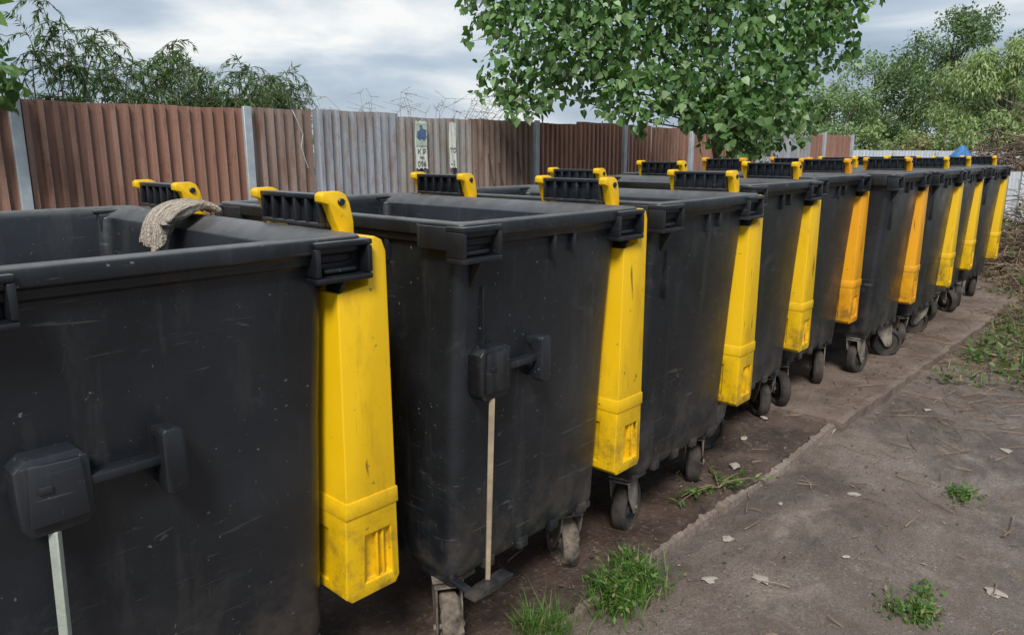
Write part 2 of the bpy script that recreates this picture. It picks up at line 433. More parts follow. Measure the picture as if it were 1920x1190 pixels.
def build_wheel(mat):
    bm = bmesh.new()
    lathe(bm, [(.002,-.019),(.030,-.020),(.031,-.025),(.050,-.013),(.074,-.016),(.079,-.028),(.092,-.029),(.101,-.020),(.103,0),(.101,.020),(.092,.029),(.079,.028),(.074,.016),(.050,.013),(.031,.025),(.030,.020),(.002,.019)], n=36)
    if mat is M_CAKED:
        for v in bm.verts:
            v.co += v.co.normalized()*.012*noise.noise(v.co*38)
    return bm_mesh('wheel', bm, [mat], 35)
def build_fork(mat):
    bm = bmesh.new()
    for sy in (-1, 1):
        ys = sorted((.033*sy, .039*sy))
        prism(bm, [(-.050,.226),(.055,.226),(.066,.10),(.052,.075),(.022,.078),(-.040,.17)], ys[0], ys[1])
    box(bm, -.052, .057, -.041, .041, .2265, .233)
    box(bm, -.045, .045, -.045, .045, .238, .2455)
    lathe(bm, [(.001,-.046),(.009,-.046),(.009,.046),(.001,.046)], .04, .10, 10)
    return bevelled(bm_mesh('fork', bm, [mat]), .002, 1)
def build_handle():
    bm = bmesh.new()
    prism(bm, [(-.345,.825),(-.333,.805),(-.248,.805),(-.236,.825),(-.234,.928),(-.250,.946),(-.328,.946),(-.347,.928)], -.610, -.540)
    prism(bm, [(-.334,.826),(-.244,.826),(-.250,.934),(-.328,.934)], -.619, -.609)
    box(bm, -.318, -.296, -.623, -.6185, .884, .898)
    box(bm, -.235, -.112, -.606, -.586, .870, .888)
    box(bm, -.235, -.112, -.585, -.562, .875, .883)
    prism(bm, [(-.118,.818),(-.108,.810),(-.086,.814),(-.078,.826),(-.078,.932),(-.086,.942),(-.112,.942),(-.118,.934)], -.624, -.588)
    box(bm, -.114, -.082, -.5885, -.545, .820, .842); box(bm, -.114, -.082, -.5885, -.545, .915, .936)
    return bevelled(bm_mesh('lifting_handle', bm, [M_BLACK]), .004, 2)
def build_rod(mat):
    bm = bmesh.new()
    tube(bm, [(-.298,-.602,.806),(-.312,-.595,.275)], [.011,.011], 4)
    return bevelled(bm_mesh('pedal_rod', bm, [mat]), .002, 1)
def build_pedal():
    bm = bmesh.new()
    prism(bm, [(-.400,.258),(-.395,.268),(-.35,.274),(-.255,.277),(-.240,.273),(-.250,.264),(-.30,.253)], -.630, -.585)
    prism(bm, [(-.586,.264),(-.50,.276),(-.50,.264),(-.586,.256)], -.385, -.360, axis='x')
    return bevelled(bm_mesh('foot_pedal', bm, [M_BLACK]), .002, 2)

ME = dict(body=build_body(True), body_n=build_body(False), lid=build_lid(M_YEL), lid_o=build_lid(M_ORA), hinge=build_hinge(), cap=build_cap(M_YEL), cap_o=build_cap(M_ORA),
          wheel=build_wheel(M_TYRE), wheel_m=build_wheel(M_CAKED), fork=build_fork(M_FORK), fork_m=build_fork(M_CAKED), handle=build_handle(), rod=build_rod(M_WOOD), rodg=build_rod(M_RODG), pedal=build_pedal())

BINS = [(1.098,1.375,-1.2,0.0,0,2),(2.108,1.300,0,0.01,0,1),(3.01,1.30,1,0.015,0,0),(3.98,1.42,0,0.04,0,0),(4.805,1.44,-1,.052,1,0),
        (5.68,1.32,1,.052,1,0),(6.585,1.30,0,.052,0,0),(7.66,1.36,1,.052,0,0),(8.605,1.34,-1,.052,0,0)]
LAB = {0:"open black plastic bin with yellow lid hanging on wet ground",
       1:"open black bin with orange lid hanging down on concrete slab",
       'h2':"scratched open black bin with knitted sweater over rim, yellow lid",
       'h1':"open black bin with foot pedal rod and yellow hanging lid",
       's':"open black plastic bin with yellow lid on concrete slab"}
for (lx, fy, yaw, bz, ora, hd) in BINS:
    sx, sy = (1.04, 1.12) if hd == 2 else (1, 1)
    cx, cy = lx-.436*sx, fy+.61*sy
    lab = LAB['h2'] if hd == 2 else LAB['h1'] if hd == 1 else LAB[1] if ora else (LAB['s'] if bz > .045 else LAB[0])
    root = new_obj('waste_bin', None, loc=(cx, cy, bz), rot=(0, 0, math.radians(yaw)), label=lab, category='waste bin', group='row of open waste bins')
    root.empty_display_size = .3; root.scale = (sx, sy, 1)
    new_obj('body', ME['body_n' if hd == 2 else 'body'], root)
    new_obj('lid', ME['lid_o' if ora else 'lid'], root)
    for hy in (-.335, .38 if hd == 2 else .335):
        hg = new_obj('hinge', ME['hinge'], root, loc=(0, hy, 0))
        for s_ in (-HH-.015, HH+.015): new_obj('hinge_cap', ME['cap_o' if ora else 'cap'], hg, loc=(0, s_, 0))
    for wx in (-.345, .225):
        for wy in (-.455, .455):
            a = random.uniform(0, 2*math.pi); caked = hd == 1 and wy < 0
            if hd == 1 and wx > 0 and wy < 0: a = math.radians(60)
            if hd == 1 and wx < 0 and wy < 0: a = math.radians(235)
            fk = new_obj('caster_fork', ME['fork'], root, loc=(wx, wy, 0), rot=(0, 0, a))
            new_obj('wheel', ME['wheel_m' if caked else 'wheel'], fk, loc=(.04, 0, .103))
    if hd:
        off = (.028, 0, 0) if hd == 2 else (-.004, 0, -.005)
        new_obj('lifting_handle', ME['handle'], root, loc=off)
        new_obj('pedal_rod', ME['rod' if hd == 1 else 'rodg'], root, loc=off)
        new_obj('foot_pedal', ME['pedal'], root, loc=off)

# ------------------------------------------------------------------ sweater on the first bin's rim
def build_sweater():
    s = NT('knitted_wool'); tcu = s.coord(rnd=False)
    wv = s.n('ShaderNodeTexWave', wave_type='BANDS'); wv.inputs['Scale'].default_value = 42; wv.inputs['Distortion'].default_value = 4
    wv.inputs['Detail'].default_value = 3
    wv.bands_direction = 'Y'
    s.l(tcu, wv.inputs['Vector'])
    base = s.mix(s.noise(tcu, 14, 5), (.36,.30,.24), (.60,.53,.44))
    base = s.mix(s.ramp(wv.outputs['Fac'], [(.1, .45), (.5, 0.)]), base, (.18,.14,.10))
    s.bump(s.math('ADD', s.math('MULTIPLY', wv.outputs['Fac'], .6), s.noise(tcu, 140, 3)), .9, .008)
    m = s.set(Base_Color=base, Roughness=.95)
    bm = bmesh.new(); V = []
    path = [(.270,1.165),(.275,1.195),(.282,1.230),(.306,1.264),(.334,1.280),(.358,1.282),(.378,1.278),(.386,1.268)]
    ny = 60
    for i, (px, pz) in enumerate(path):
        row = []
        for j in range(ny+1):
            u_ = j/ny
            y = .02 + .19*u_ + .015*math.sin(i*1.4+.5)*(1-u_)
            f = .5+.5*math.sin(j*.72+.9*math.sin(j*.21)+i*.35)
            f = f**1.5*.022 + .006*abs(math.sin(j*.23+1))
            hang = .20+.80*min(1, max(0, (u_-.18)/.15)) * (1-.25*math.sin(u_*9))
            pz2 = 1.262-(1.262-pz)*hang if i < 3 else pz
            row.append(bm.verts.new((px-f*(1.5 if i < 4 else .2)-.004, y, pz2+f*(.9 if i > 2 else .15)+.003)))
        V.append(row)
    for a, b in zip(V, V[1:]):
        for k in range(ny): bm.faces.new((a[k], a[k+1], b[k+1], b[k]))
    me = bm_mesh('sweater', bm, [m])
    o = bpy.data.objects.new('t', me); link(o)
    md = o.modifiers.new('s', 'SOLIDIFY'); md.thickness = .009; md.offset = 1
    md = o.modifiers.new('u', 'SUBSURF'); md.levels = 1; md.render_levels = 1
    r = bpy.data.meshes.new_from_object(o.evaluated_get(bpy.context.evaluated_depsgraph_get())); bpy.data.objects.remove(o)
    r.polygons.foreach_set('use_smooth', [True]*len(r.polygons))
    return r
b0 = BINS[0]
sw = new_obj('sweater', build_sweater(), loc=(b0[0]-.436*1.04, b0[1]+.61*1.12, .0), rot=(0,0,math.radians(b0[2])),
        label="beige knitted sweater draped over black bin rim", category='sweater')
sw.scale = (1.04, 1.0, 1)

# ------------------------------------------------------------------ fence
YF, FH = 7.0, 1.86
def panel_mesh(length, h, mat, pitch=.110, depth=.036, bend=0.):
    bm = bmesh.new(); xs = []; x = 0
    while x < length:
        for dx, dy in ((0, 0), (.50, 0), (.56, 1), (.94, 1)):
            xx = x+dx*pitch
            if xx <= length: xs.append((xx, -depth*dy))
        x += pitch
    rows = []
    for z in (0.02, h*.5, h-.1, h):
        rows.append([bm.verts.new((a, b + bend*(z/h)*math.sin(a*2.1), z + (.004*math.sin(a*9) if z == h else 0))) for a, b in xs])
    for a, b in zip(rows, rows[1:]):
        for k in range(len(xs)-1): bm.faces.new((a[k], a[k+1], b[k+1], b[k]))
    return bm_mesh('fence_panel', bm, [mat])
fence = new_obj('metal_fence', None, loc=(-2, YF, 0), label="rusty brown corrugated metal fence with zinc posts behind bins", category='fence')
edges = [-2.1,-1.1,-.1,.9,1.88,2.86,3.84,4.62,5.75,6.95,8.2,9.2,10.3,11.3,12.3,13.3,14.3,15.4,16.4,17.4,18.4,19.4,20.4,21.2]
mi =    [0,1,0,0,0,1,4,2,3,4,1,1,1,0,1,1,0,2,2,2,1,1,1]
for i, (a, b) in enumerate(zip(edges, edges[1:])):
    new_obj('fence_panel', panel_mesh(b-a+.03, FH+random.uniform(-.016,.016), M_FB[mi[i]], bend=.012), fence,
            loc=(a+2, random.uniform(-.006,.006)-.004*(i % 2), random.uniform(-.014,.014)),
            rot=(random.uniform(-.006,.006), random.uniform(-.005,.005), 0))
bm = bmesh.new(); box(bm, -.042, .042, -.09, -.052, 0, FH+.03); box(bm, -.03, .03, -.045, .03, 0, FH+.01)
PM = bevelled(bm_mesh('fence_post', bm, [M_POST]), .004, 1)
for x in (-.1, 1.88, 3.84, 8.2, 10.4, 12.6, 14.8, 17, 19.2, 21.2):
    new_obj('fence_post', PM, fence, loc=(x+2, 0, random.uniform(-.02,.02)), rot=(0, random.uniform(-.01,.01), 0))
for x, zt in ((7.22, 1.42), (7.42, 1.30), (7.78, 1.45)):
    bm = bmesh.new(); tube(bm, [(0,-.35,.0),(0,-.02,zt)], [.012,.012], 6)
    new_obj('metal_rod', bm_mesh('metal_rod', bm, [M_HEAP]), loc=(x, YF-.055, 0), label="thin dark rod leaning against corrugated fence", category='rod', group='rods leaning on the fence')
bm = bmesh.new(); tube(bm, [(0,.04,1.87),(.0,-.01,1.80),(.08,-.01,1.62),(.05,-.01,1.50),(.09,-.012,1.36),(.12,-.012,1.28)], [.004]*6, 5)
new_obj('cord', bm_mesh('cord', bm, [M_WHITEF]), loc=(4.38, YF-.05, 0), label="pale cord hanging down over the rusty fence", category='cord')

def low_fence(p0, p1, h, lab):
    d = Vector((p1[0]-p0[0], p1[1]-p0[1], 0)); L = d.length
    r = new_obj('metal_fence', None, loc=(*p0, 0), rot=(0, 0, math.atan2(d.y, d.x)), label=lab, category='fence')
    n = max(1, int(L/1.1))
    for i in range(n):
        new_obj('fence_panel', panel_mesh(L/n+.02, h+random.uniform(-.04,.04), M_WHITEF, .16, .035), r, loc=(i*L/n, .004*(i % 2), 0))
    for i in range(0, n+1, 2): new_obj('fence_post', PM, r, loc=(i*L/n, 0, h-FH-.05))
low_fence((21.4, 7.2), (31.5, 4.6), 1.45, "low whitish corrugated metal fence before bushes")
low_fence((12.7, 2.7), (14.4, -1.4), 1.20, "leaning whitish corrugated sheets beside branch pile")

M_PAPER = mat_simple('poster_paper', (.55,.58,.52), (.74,.76,.70), 14, .7, .1)
M_PGREEN = mat_simple('poster_green', (.30,.42,.32), (.56,.62,.52), 14, .7, .1)
M_PBLUE = mat_simple('poster_blue', (.05,.09,.24), (.16,.22,.36), 20, .6, .1)
M_INK = mat_simple('ink', (.07,.11,.08), (.20,.24,.19), 14, .6, .1)
def text(parent, body, size, x, z, mat):
    c = bpy.data.curves.new('t', 'FONT'); c.body = body; c.size = size; c.extrude = .0008; c.offset = .0006; c.align_x = 'CENTER'
    o = bpy.data.objects.new('t', c); link(o)
    me = bpy.data.meshes.new_from_object(o.evaluated_get(bpy.context.evaluated_depsgraph_get())); bpy.data.objects.remove(o)
    me.materials.clear(); me.materials.append(mat)
    new_obj('lettering', me, parent, loc=(x, -.006, z), rot=(math.radians(90), 0, 0))
def poster(x, w_, z0, z1, lines, pic, lab):
    bm = bmesh.new(); n = 8; V = []
    for j in range(5):
        V.append([bm.verts.new((w_*i/n + (.006*math.sin(j*2+i) if i in (0, n) else 0), .003*math.sin(i*1.3+j), (z1-z0)*j/4 + (.01*math.sin(i*2.2) if j in (0,4) else 0))) for i in range(n+1)])
    for a, b in zip(V, V[1:]):
        for k in range(n): bm.faces.new((a[k], a[k+1], b[k+1], b[k]))
    r = new_obj('poster', bm_mesh('poster', bm, [M_PAPER]), loc=(x, YF-.062, z0), label=lab, category='poster')
    H = z1-z0
    if pic:
        bm = bmesh.new(); box(bm, .006, w_-.006, -.0075, -.0062, H*.48, H*.96)
        new_obj('picture_panel', bm_mesh('pp', bm, [M_PGREEN]), r)
        bm = bmesh.new()
        prism(bm, [(w_*.10,H*.66),(w_*.30,H*.60),(w_*.5,H*.64),(w_*.70,H*.58),(w_*.92,H*.66),(w_*.86,H*.74),(w_*.92,H*.82),(w_*.62,H*.84),(w_*.55,H*.92),(w_*.34,H*.92),(w_*.36,H*.82),(w_*.12,H*.78)], -.0105, -.0085)
        new_obj('emblem', bm_mesh('em', bm, [M_PBLUE]), r)
    for b_, s_, z_ in lines: text(r, b_, s_, w_/2, z_, M_INK)
poster(5.98, .185, 1.25, 1.80, [("К Р", .085, .170), ("пив", .045, .120), ("096", .092, .025)], True, "weathered paper poster with blue emblem on corrugated fence")
poster(6.53, .12, 1.25, 1.80, [("ТО", .075, .19), ("-1", .10, .025)], False, "narrow torn paper notice on corrugated fence")

# ------------------------------------------------------------------ foliage
POP = np.array([(0,0,0),(.40,.08,.06),(.38,.42,.05),(0,1,-.06),(-.38,.42,.05),(-.40,.08,.06)], float)
POPF = [(0,1,2,3),(0,3,4,5)]
NAR = np.array([(0,0,0),(.09,.35,.02),(0,1,-.05),(-.09,.35,.02)], float)
NARF = [(0,1,2,3)]
OVL = np.array([(0,0,0),(.3,.4,.05),(0,1,0),(-.3,.4,.05)], float)
def leaves(name, C, T, N, S, mat, tmpl=POP, faces=POPF):
    C = np.asarray(C, float); T = np.asarray(T, float); N = np.asarray(N, float); S = np.asarray(S, float)
    T = T/np.linalg.norm(T, axis=1)[:, None]
    N = N - (N*T).sum(1)[:, None]*T; N /= (np.linalg.norm(N, axis=1)[:, None]+1e-9)
    X = np.cross(T, N)
    k = len(tmpl)
    P = C[:, None, :] + S[:, None, None]*(tmpl[None, :, 0, None]*X[:, None, :] + tmpl[None, :, 1, None]*T[:, None, :] + tmpl[None, :, 2, None]*N[:, None, :])
    P = P.reshape(-1, 3)
    base = np.arange(len(C))*k
    fa = np.concatenate([np.array(f)[None, :]+base[:, None] for f in faces], 0)
    me = bpy.data.meshes.new(name)
    nf = len(fa); fl = fa.shape[1]
    me.vertices.add(len(P)); me.vertices.foreach_set('co', P.ravel())
    me.loops.add(nf*fl); me.loops.foreach_set('vertex_index', fa.ravel())
    me.polygons.add(nf); me.polygons.foreach_set('loop_start', np.arange(nf)*fl); me.polygons.foreach_set('loop_total', np.full(nf, fl))
    me.update(calc_edges=True); me.validate(); me.materials.append(mat)
    return me
def clump_points(clumps, per, size, shell=.45, flat=1.0, droop=.75, up=.6):
    C=[];T=[];N=[];S=[]
    for (a, b, z, R) in clumps:
        n = int(per*R*R)
        d = rng.normal(size=(n, 3)); d /= np.linalg.norm(d, axis=1)[:, None]
        rad = R*(shell + (1-shell)*rng.random(n)**.6)*(1+.22*np.sin(d[:,0]*5+a*3)*np.cos(d[:,2]*6+z*2))
        p = np.array([a, b, z]) + d*rad[:, None]*np.array([1, 1, flat])
        C.append(p)
        T.append(d*.6 + rng.normal(size=(n, 3))*.55 + np.array([0, 0, -droop]))
        N.append(d*.8 + rng.normal(size=(n, 3))*.6 + np.array([0, 0, up]))
        S.append(size*(.45+.85*rng.random(n)))
    return np.concatenate(C), np.concatenate(T), np.concatenate(N), np.concatenate(S)

L_POP = mat_leaf('poplar_leaf', [(0., (.055,.130,.040)), (.35, (.098,.200,.060)), (.7, (.16,.28,.092)), (.90, (.25,.375,.16)), (1., (.38,.49,.29))], .28, .42)
L_WIL = mat_leaf('willow_leaf', [(0., (.055,.11,.042)), (.6, (.095,.165,.065)), (1., (.18,.27,.12))])
L_BG = [mat_leaf('dark_foliage', [(0., (.085,.135,.062)), (.6, (.15,.22,.105)), (1., (.23,.32,.165))]),
        mat_leaf('mid_foliage', [(0., (.13,.20,.090)), (.6, (.22,.305,.145)), (1., (.31,.40,.215))]),
        mat_leaf('light_foliage', [(0., (.18,.25,.10)), (.6, (.29,.365,.16)), (1., (.39,.47,.23))]),
        mat_leaf('dry_foliage', [(0., (.24,.21,.10)), (.6, (.36,.32,.17)), (1., (.48,.42,.26))])]
L_GRASS = mat_leaf('grass_blade', [(0., (.045,.105,.018)), (.5, (.095,.20,.035)), (.85, (.17,.28,.06)), (.93, (.28,.26,.12)), (1., (.34,.30,.17))])
L_WEED = mat_leaf('weed_leaf', [(0., (.05,.09,.025)), (.45, (.10,.17,.05)), (.6, (.16,.13,.07)), (1., (.26,.22,.13))])

def wander(p0, p1, n, amp):
    p0 = Vector(p0); p1 = Vector(p1); out = []
    for i in range(n+1):
        f = i/n; q = p0.lerp(p1, f)
        if 0 < i: q += Vector((random.gauss(0, amp), random.gauss(0, amp), random.gauss(0, amp*.6)))
        out.append(q)
    return out
rot_t = math.radians(-47.94)
pop = new_obj('poplar_tree', None, loc=(8.55, 4.98, 0), rot=(0, 0, rot_t), label="leafy young poplar tree overhanging the rusty fence", category='tree')
CL = [(-1.75,0,2.95,.62),(-2.15,.1,2.40,.34),(-1.15,.1,3.35,.95),(-1.25,-.1,2.6,.58),(-.4,-.1,2.85,.78),(-.3,.3,3.7,1.05),(.6,.1,3.8,1.05),(.55,-.2,2.9,.85),
      (1.35,.1,3.2,.82),(1.80,.0,3.05,.48),(1.6,.2,2.6,.45),(1.0,-.1,2.3,.52),(.75,-.2,1.88,.40),(-.45,-.5,2.00,.34),(.15,-.3,2.22,.45),(0,.2,4.4,.95),(1.9,.1,3.5,.42),
      (-1.9,0,3.7,.6),(-2.2,.2,3.2,.35),(1.25,-.3,1.98,.34),(-.05,-.55,2.10,.36),(.40,-.4,1.90,.34),(-.9,0,2.28,.40),(-1.7,.1,2.22,.32),
      (.92,-.35,1.62,.32),(.66,-.45,1.58,.27),(1.45,0,2.2,.34),(-1.95,0,2.12,.22),(.50,-.5,1.72,.24),(1.12,-.35,1.72,.24),(.8,-.45,2.0,.3),(.1,-.5,1.92,.22),(-.7,-.4,2.1,.25)]
C, T, N, S = clump_points(CL, 1300, .100, .25, up=.3)
ex = []
for k in range(130):
    c = CL[random.randrange(len(CL))]; a = random.uniform(0, 2*math.pi); r = c[3]*random.uniform(.95, 1.3)
    ex.append((c[0]+r*math.cos(a), c[1]+random.uniform(-.5,.2), c[2]+r*math.sin(a)*.9, .11))
C2, T2, N2, S2 = clump_points(ex, 900, .100, .3, up=.3)
new_obj('crown', leaves('crown', np.concatenate([C, C2]), np.concatenate([T, T2]), np.concatenate([N, N2]), np.concatenate([S, S2]), L_POP), pop)
bm = bmesh.new()
tube(bm, wander((.7,.1,0), (.3,.1,3.9), 7, .04), [.045,.042,.04,.038,.035,.03,.025,.015], 8)
for c in CL:
    z0 = random.uniform(1.6, max(1.8, c[2]-.3)); p = wander((.6,.1,z0), c[:3], 5, .06)
    tube(bm, p, [.012,.011,.010,.008,.006,.003], 5)
for c in ex: tube(bm, wander((c[0]*.85, c[1], c[2]+.05), (c[0], c[1], c[2]-.05), 2, .02), [.005,.004,.002], 3)
new_obj('trunk', bm_mesh('trunk', bm, [M_BARK], 60), pop)

p2 = new_obj('poplar_tree', None, loc=(1.72, 6.60, 0), rot=(0, 0, rot_t), label="poplar tree leaning over the rusty metal fence", category='tree')
cl2 = [(-.9,0,3.0,.7),(-.75,0,3.5,.7),(.0,-.1,2.05,.19),(-.35,-.1,2.1,.35),(.05,-.1,2.44,.12),(-1.2,0,2.5,.7),(-.05,0,2.56,.15),(.13,0,1.94,.15),(-.03,0,1.85,.15)]
C, T, N, S = clump_points(cl2, 1100, .10, .3)
new_obj('crown', leaves('crown', C, T, N, S, L_POP), p2)
bm = bmesh.new(); tube(bm, wander((-.9,0,0), (-.8,0,3.5), 5, .04), [.1,.09,.08,.06,.04,.02], 8)
for c in cl2: tube(bm, wander((-.85,0,1.6), c[:3], 4, .04), [.02,.018,.014,.009,.005], 5)
new_obj('trunk', bm_mesh('trunk', bm, [M_BARK], 60), p2)

def willow(x, y, spread, h, nsh, nl, lab, leafsize=.085, mat=L_WIL, lean=0, hmin=.72):
    r = new_obj('willow_shrub', None, loc=(x, y, 0), rot=(0, 0, rot_t), label=lab, category='shrub')
    bm = bmesh.new(); C=[];T=[];N=[];S=[]
    def shoot(pts, r0, f0, nleaf):
        n_ = len(pts)-1
        tube(bm, pts, [r0*(1-i/(n_+1))+.0015 for i in range(n_+1)], 3)
        for j in range(nleaf):
            f = random.uniform(f0, 1.0)*n_; i = min(n_-1, int(f)); p = pts[i].lerp(pts[i+1], f-i)
            tg = (pts[i+1]-pts[i]).normalized(); side = tg.cross(Vector((random.gauss(0,1), random.gauss(0,1), random.gauss(0,1)))).normalized()
            d = tg*.8+side*.7+Vector((0,0,-.45))
            C.append(p); T.append(tuple(d)); N.append((random.gauss(0,.5), random.gauss(0,.5), 1)); S.append(leafsize*random.uniform(.6,1.25))
    for s_ in range(nsh):
        a = random.uniform(-1, 1)*spread; b = random.uniform(-.4, .5)
        hh = h*random.uniform(hmin, 1.0)*(1-.12*abs(a/spread)); dx = random.uniform(-.9, .9)+lean; dy = random.uniform(-.3,.3)
        dr = random.uniform(.2, 1.3); pts = []
        for i in range(13):
            f = i/12
            pts.append(Vector((a*.6+ a*.4*f + dx*.6*f**2, b+dy*f**2, hh*(1-(1-f)**1.8) - .5*max(0, f-.65)*dr)))
        shoot(pts, .009, .5, nl)
        for q in range(8):
            i0 = random.randrange(6, 12); p = pts[i0]; sx = random.choice((-1,1))*random.uniform(.08,.32); L = random.uniform(.12,.38)
            tw = [p + Vector((sx*f, random.uniform(-.02,.02), .10*f - L*f*f)) for f in (0,.25,.5,.75,1)]
            shoot(tw, .003, .1, int(nl*.35))
    new_obj('trunk', bm_mesh('trunk', bm, [M_BARK]), r)
    new_obj('crown', leaves('crown', C, T, N, S, mat, NAR*np.array([1.1,1,1]), NARF), r)
WL = "wispy willow shrub behind the rusty fence"
willow(2.75, 8.0, .55, 2.95, 12, 60, WL, .08, lean=-.1)
willow(3.35, 8.1, .7, 2.72, 28, 60, WL, .08)
willow(4.0, 8.15, .7, 2.72, 32, 60, WL, .08)
willow(4.55, 8.2, .55, 2.66, 28, 60, WL, .08)
willow(2.45, 7.9, .3, 3.1, 4, 60, WL, .08)
willow(5.02, 8.2, .26, 2.46, 24, 60, "dense willow shrub behind the rusty fence", .06, hmin=.85)
r = new_obj('bare_shrub', None, loc=(7.0, 8.2, 0), rot=(0, 0, rot_t), label="bare twiggy shrub showing above the fence", category='shrub')
bm = bmesh.new(); C=[];T=[];N=[];S=[]
for k in range(34):
    a = random.uniform(-.8,.8); top_ = (a*1.7+random.uniform(-.5,.5), random.uniform(-.3,.3), random.uniform(1.95, 2.35))
    p = wander((a*.5, 0, .8), top_, 7, .03); tube(bm, p, [.006,.0055,.005,.0045,.004,.0035,.003,.002], 3)
    for q in p[3:]:
        for _q in range(2):
            e_ = q + Vector((random.gauss(0,.20), random.gauss(0,.1), random.uniform(-.08,.13))); tube(bm, [q, e_], [.003,.0015], 3)
            for _ in range(2):
                C.append(q.lerp(e_, random.random())); T.append((random.gauss(0,1), random.gauss(0,1), random.gauss(-.4,.4))); N.append((0,.3,1)); S.append(.055)
new_obj('branches', bm_mesh('branches', bm, [M_TWIG]), r)
new_obj('crown', leaves('crown', C, T, N, S, L_WIL, NAR, NARF), r)

def bg_tree(name, x, y, h, R, mat, per, size, low=.35, lab='', n=14, cat='tree', flat=.8, narrow=False):
    r = new_obj(name, None, loc=(x, y, 0), rot=(0, 0, rot_t), label=lab, category=cat)
    cl = []
    for k in range(n):
        z = h*(low + (1-low)*random.random()**.9*.88); f = (z/h-low)/(1-low)
        rr = R*(1-.65*max(0, f-.25)); a = random.uniform(-1,1)*rr*.9; b = random.uniform(-1,1)*rr*.5
        cl.append((a, b, z, R*random.uniform(.14,.34)))
    cl.append((0, 0, h*.94, R*.18))
    C, T, N, S = clump_points(cl, per, size, .1, flat, droop=1.1 if narrow else .4)
    new_obj('crown', leaves('crown', C, T, N, S, mat, NAR*np.array([1.6,1,1]) if narrow else OVL, NARF), r)
    bm = bmesh.new()
    tube(bm, wander((0,0,0), (0,0,h*.9), 6, R*.03), [h*.014*(1-i/7)+.01 for i in range(7)], 7)
    for c in cl: tube(bm, wander((0,0,max(.2, c[2]-R*.8)), c[:3], 3, .05), [.04,.03,.018,.01], 4)
    new_obj('trunk', bm_mesh('trunk', bm, [M_BARK], 60), r)
TL = "leafy green tree beyond the low fence"
bg_tree('tree', 38.0, 8.6, 7.7, 2.5, L_BG[0], 600, .15, .42, "tall dark airy tree above the other trees", 36)
bg_tree('willow_tree', 32.7, 5.4, 5.5, 2.4, L_BG[2], 1000, .20, .08, "pale drooping willow tree beside branch pile", 48, narrow=True)
bg_tree('tree', 37.9, 11.7, 5.9, 2.8, L_BG[1], 520, .16, .1, TL, 36)
bg_tree('tree', 41.5, 10.8, 6.2, 3.0, L_BG[1], 460, .18, .1, TL, 36)
bg_tree('tree', 35.1, 12.4, 4.6, 2.4, L_BG[1], 520, .16, .1, TL, 30)
bg_tree('willow_tree', 36.8, 7.3, 5.2, 2.7, L_BG[2], 850, .20, .08, "drooping light green willow tree beyond low fence", 42, narrow=True)
bg_tree('tree', 36.1, 4.2, 6.4, 2.8, L_BG[1], 460, .18, .1, TL, 32)
bg_tree('tree', 38.0, 0.5, 6.0, 3.0, L_BG[1], 260, .26, .1, TL, 20)
bg_tree('tree', 33.0, 14.5, 4.3, 2.6, L_BG[1], 420, .20, .1, TL, 22)
for (x, y, h, R, m) in ((25.8,10.8,2.5,1.3,2),(27.6,9.7,2.6,1.4,1),(28.7,8.5,2.5,1.4,2),(29.6,7.6,2.0,1.2,3),(30.2,7.3,2.1,1.1,3),(30.5,6.9,2.7,1.4,2),(31.4,5.9,2.6,1.4,1),(32,4.6,2.6,1.5,2),(32.4,3.0,2.4,1.5,2),(24.5,8.6,1.9,.9,2)):
    bg_tree('bush', x, y, h, R, L_BG[m], 1000, .115, .0, "dry yellowish bush beside low fence" if m == 3 else "light green bush behind low fence", 22, 'bush')

# ------------------------------------------------------------------ branch piles, tarp
def stick_pile(x, y, R, h, n, lab, lmin=.3, lmax=1.1, rmin=.004, rmax=.014, lf=0):
    r = new_obj('branch_pile', None, loc=(x, y, 0), label=lab, category='branch pile')
    bm = bmesh.new()
    for k in range(n):
        a = random.uniform(0, 2*math.pi); q = R*math.sqrt(random.random())
        lump = .8+.35*math.sin(a*3+x)+.2*math.sin(q*7+a*5)
        z = max(.02, h*(1-(q/R)**1.7)*random.uniform(.5, 1.0)*lump)+.02
        c = Vector((q*math.cos(a), q*math.sin(a), z)); L = random.uniform(lmin, lmax)
        d = Vector((random.gauss(0,1), random.gauss(0,1), random.gauss(0,.45))).normalized()*L/2
        m = c + Vector((random.gauss(0,.06), random.gauss(0,.06), random.gauss(0,.06)))*L*1.5
        r_ = random.uniform(rmin, rmax)
        tube(bm, [c-d, m, c+d], [r_, r_*.8, r_*.4], 3)
    new_obj('branches', bm_mesh('branches', bm, [M_TWIG]), r)
    bm = bmesh.new(); core = []
    for j in range(9):
        rr = R*.9*(1-j/8.5); zz = h*(1-((rr/R))**1.7)*.5
        core.append([bm.verts.new((rr*math.cos(k*math.pi/12)*(1+.12*noise.noise(Vector((k*.7, j*.6, x)))), rr*math.sin(k*math.pi/12), zz*(1+.3*noise.noise(Vector((k*.6, j, y)))))) for k in range(24)])
    for p, q in zip(core, core[1:]):
        for k in range(24): bm.faces.new((p[k], p[(k+1) % 24], q[(k+1) % 24], q[k]))
    bm.faces.new(core[-1])
    new_obj('soil_core', bm_mesh('soil_core', bm, [M_HEAP]), r)
    if lf:
        C=[];T=[];N=[];S=[]
        for k in range(lf):
            a = random.uniform(0, 2*math.pi); q = R*1.05*math.sqrt(random.random())
            C.append((q*math.cos(a), q*math.sin(a), max(.03, h*(1-min(1,q/R)**1.7)*random.uniform(.5,1.)))); T.append((random.gauss(0,1), random.gauss(0,1), random.gauss(0,.6))); N.append((random.gauss(0,.6), random.gauss(0,.6), 1)); S.append(random.uniform(.03,.11))
        new_obj('wilted_leaves', leaves('wl', C, T, N, S, L_WEED, OVL, NARF), r)
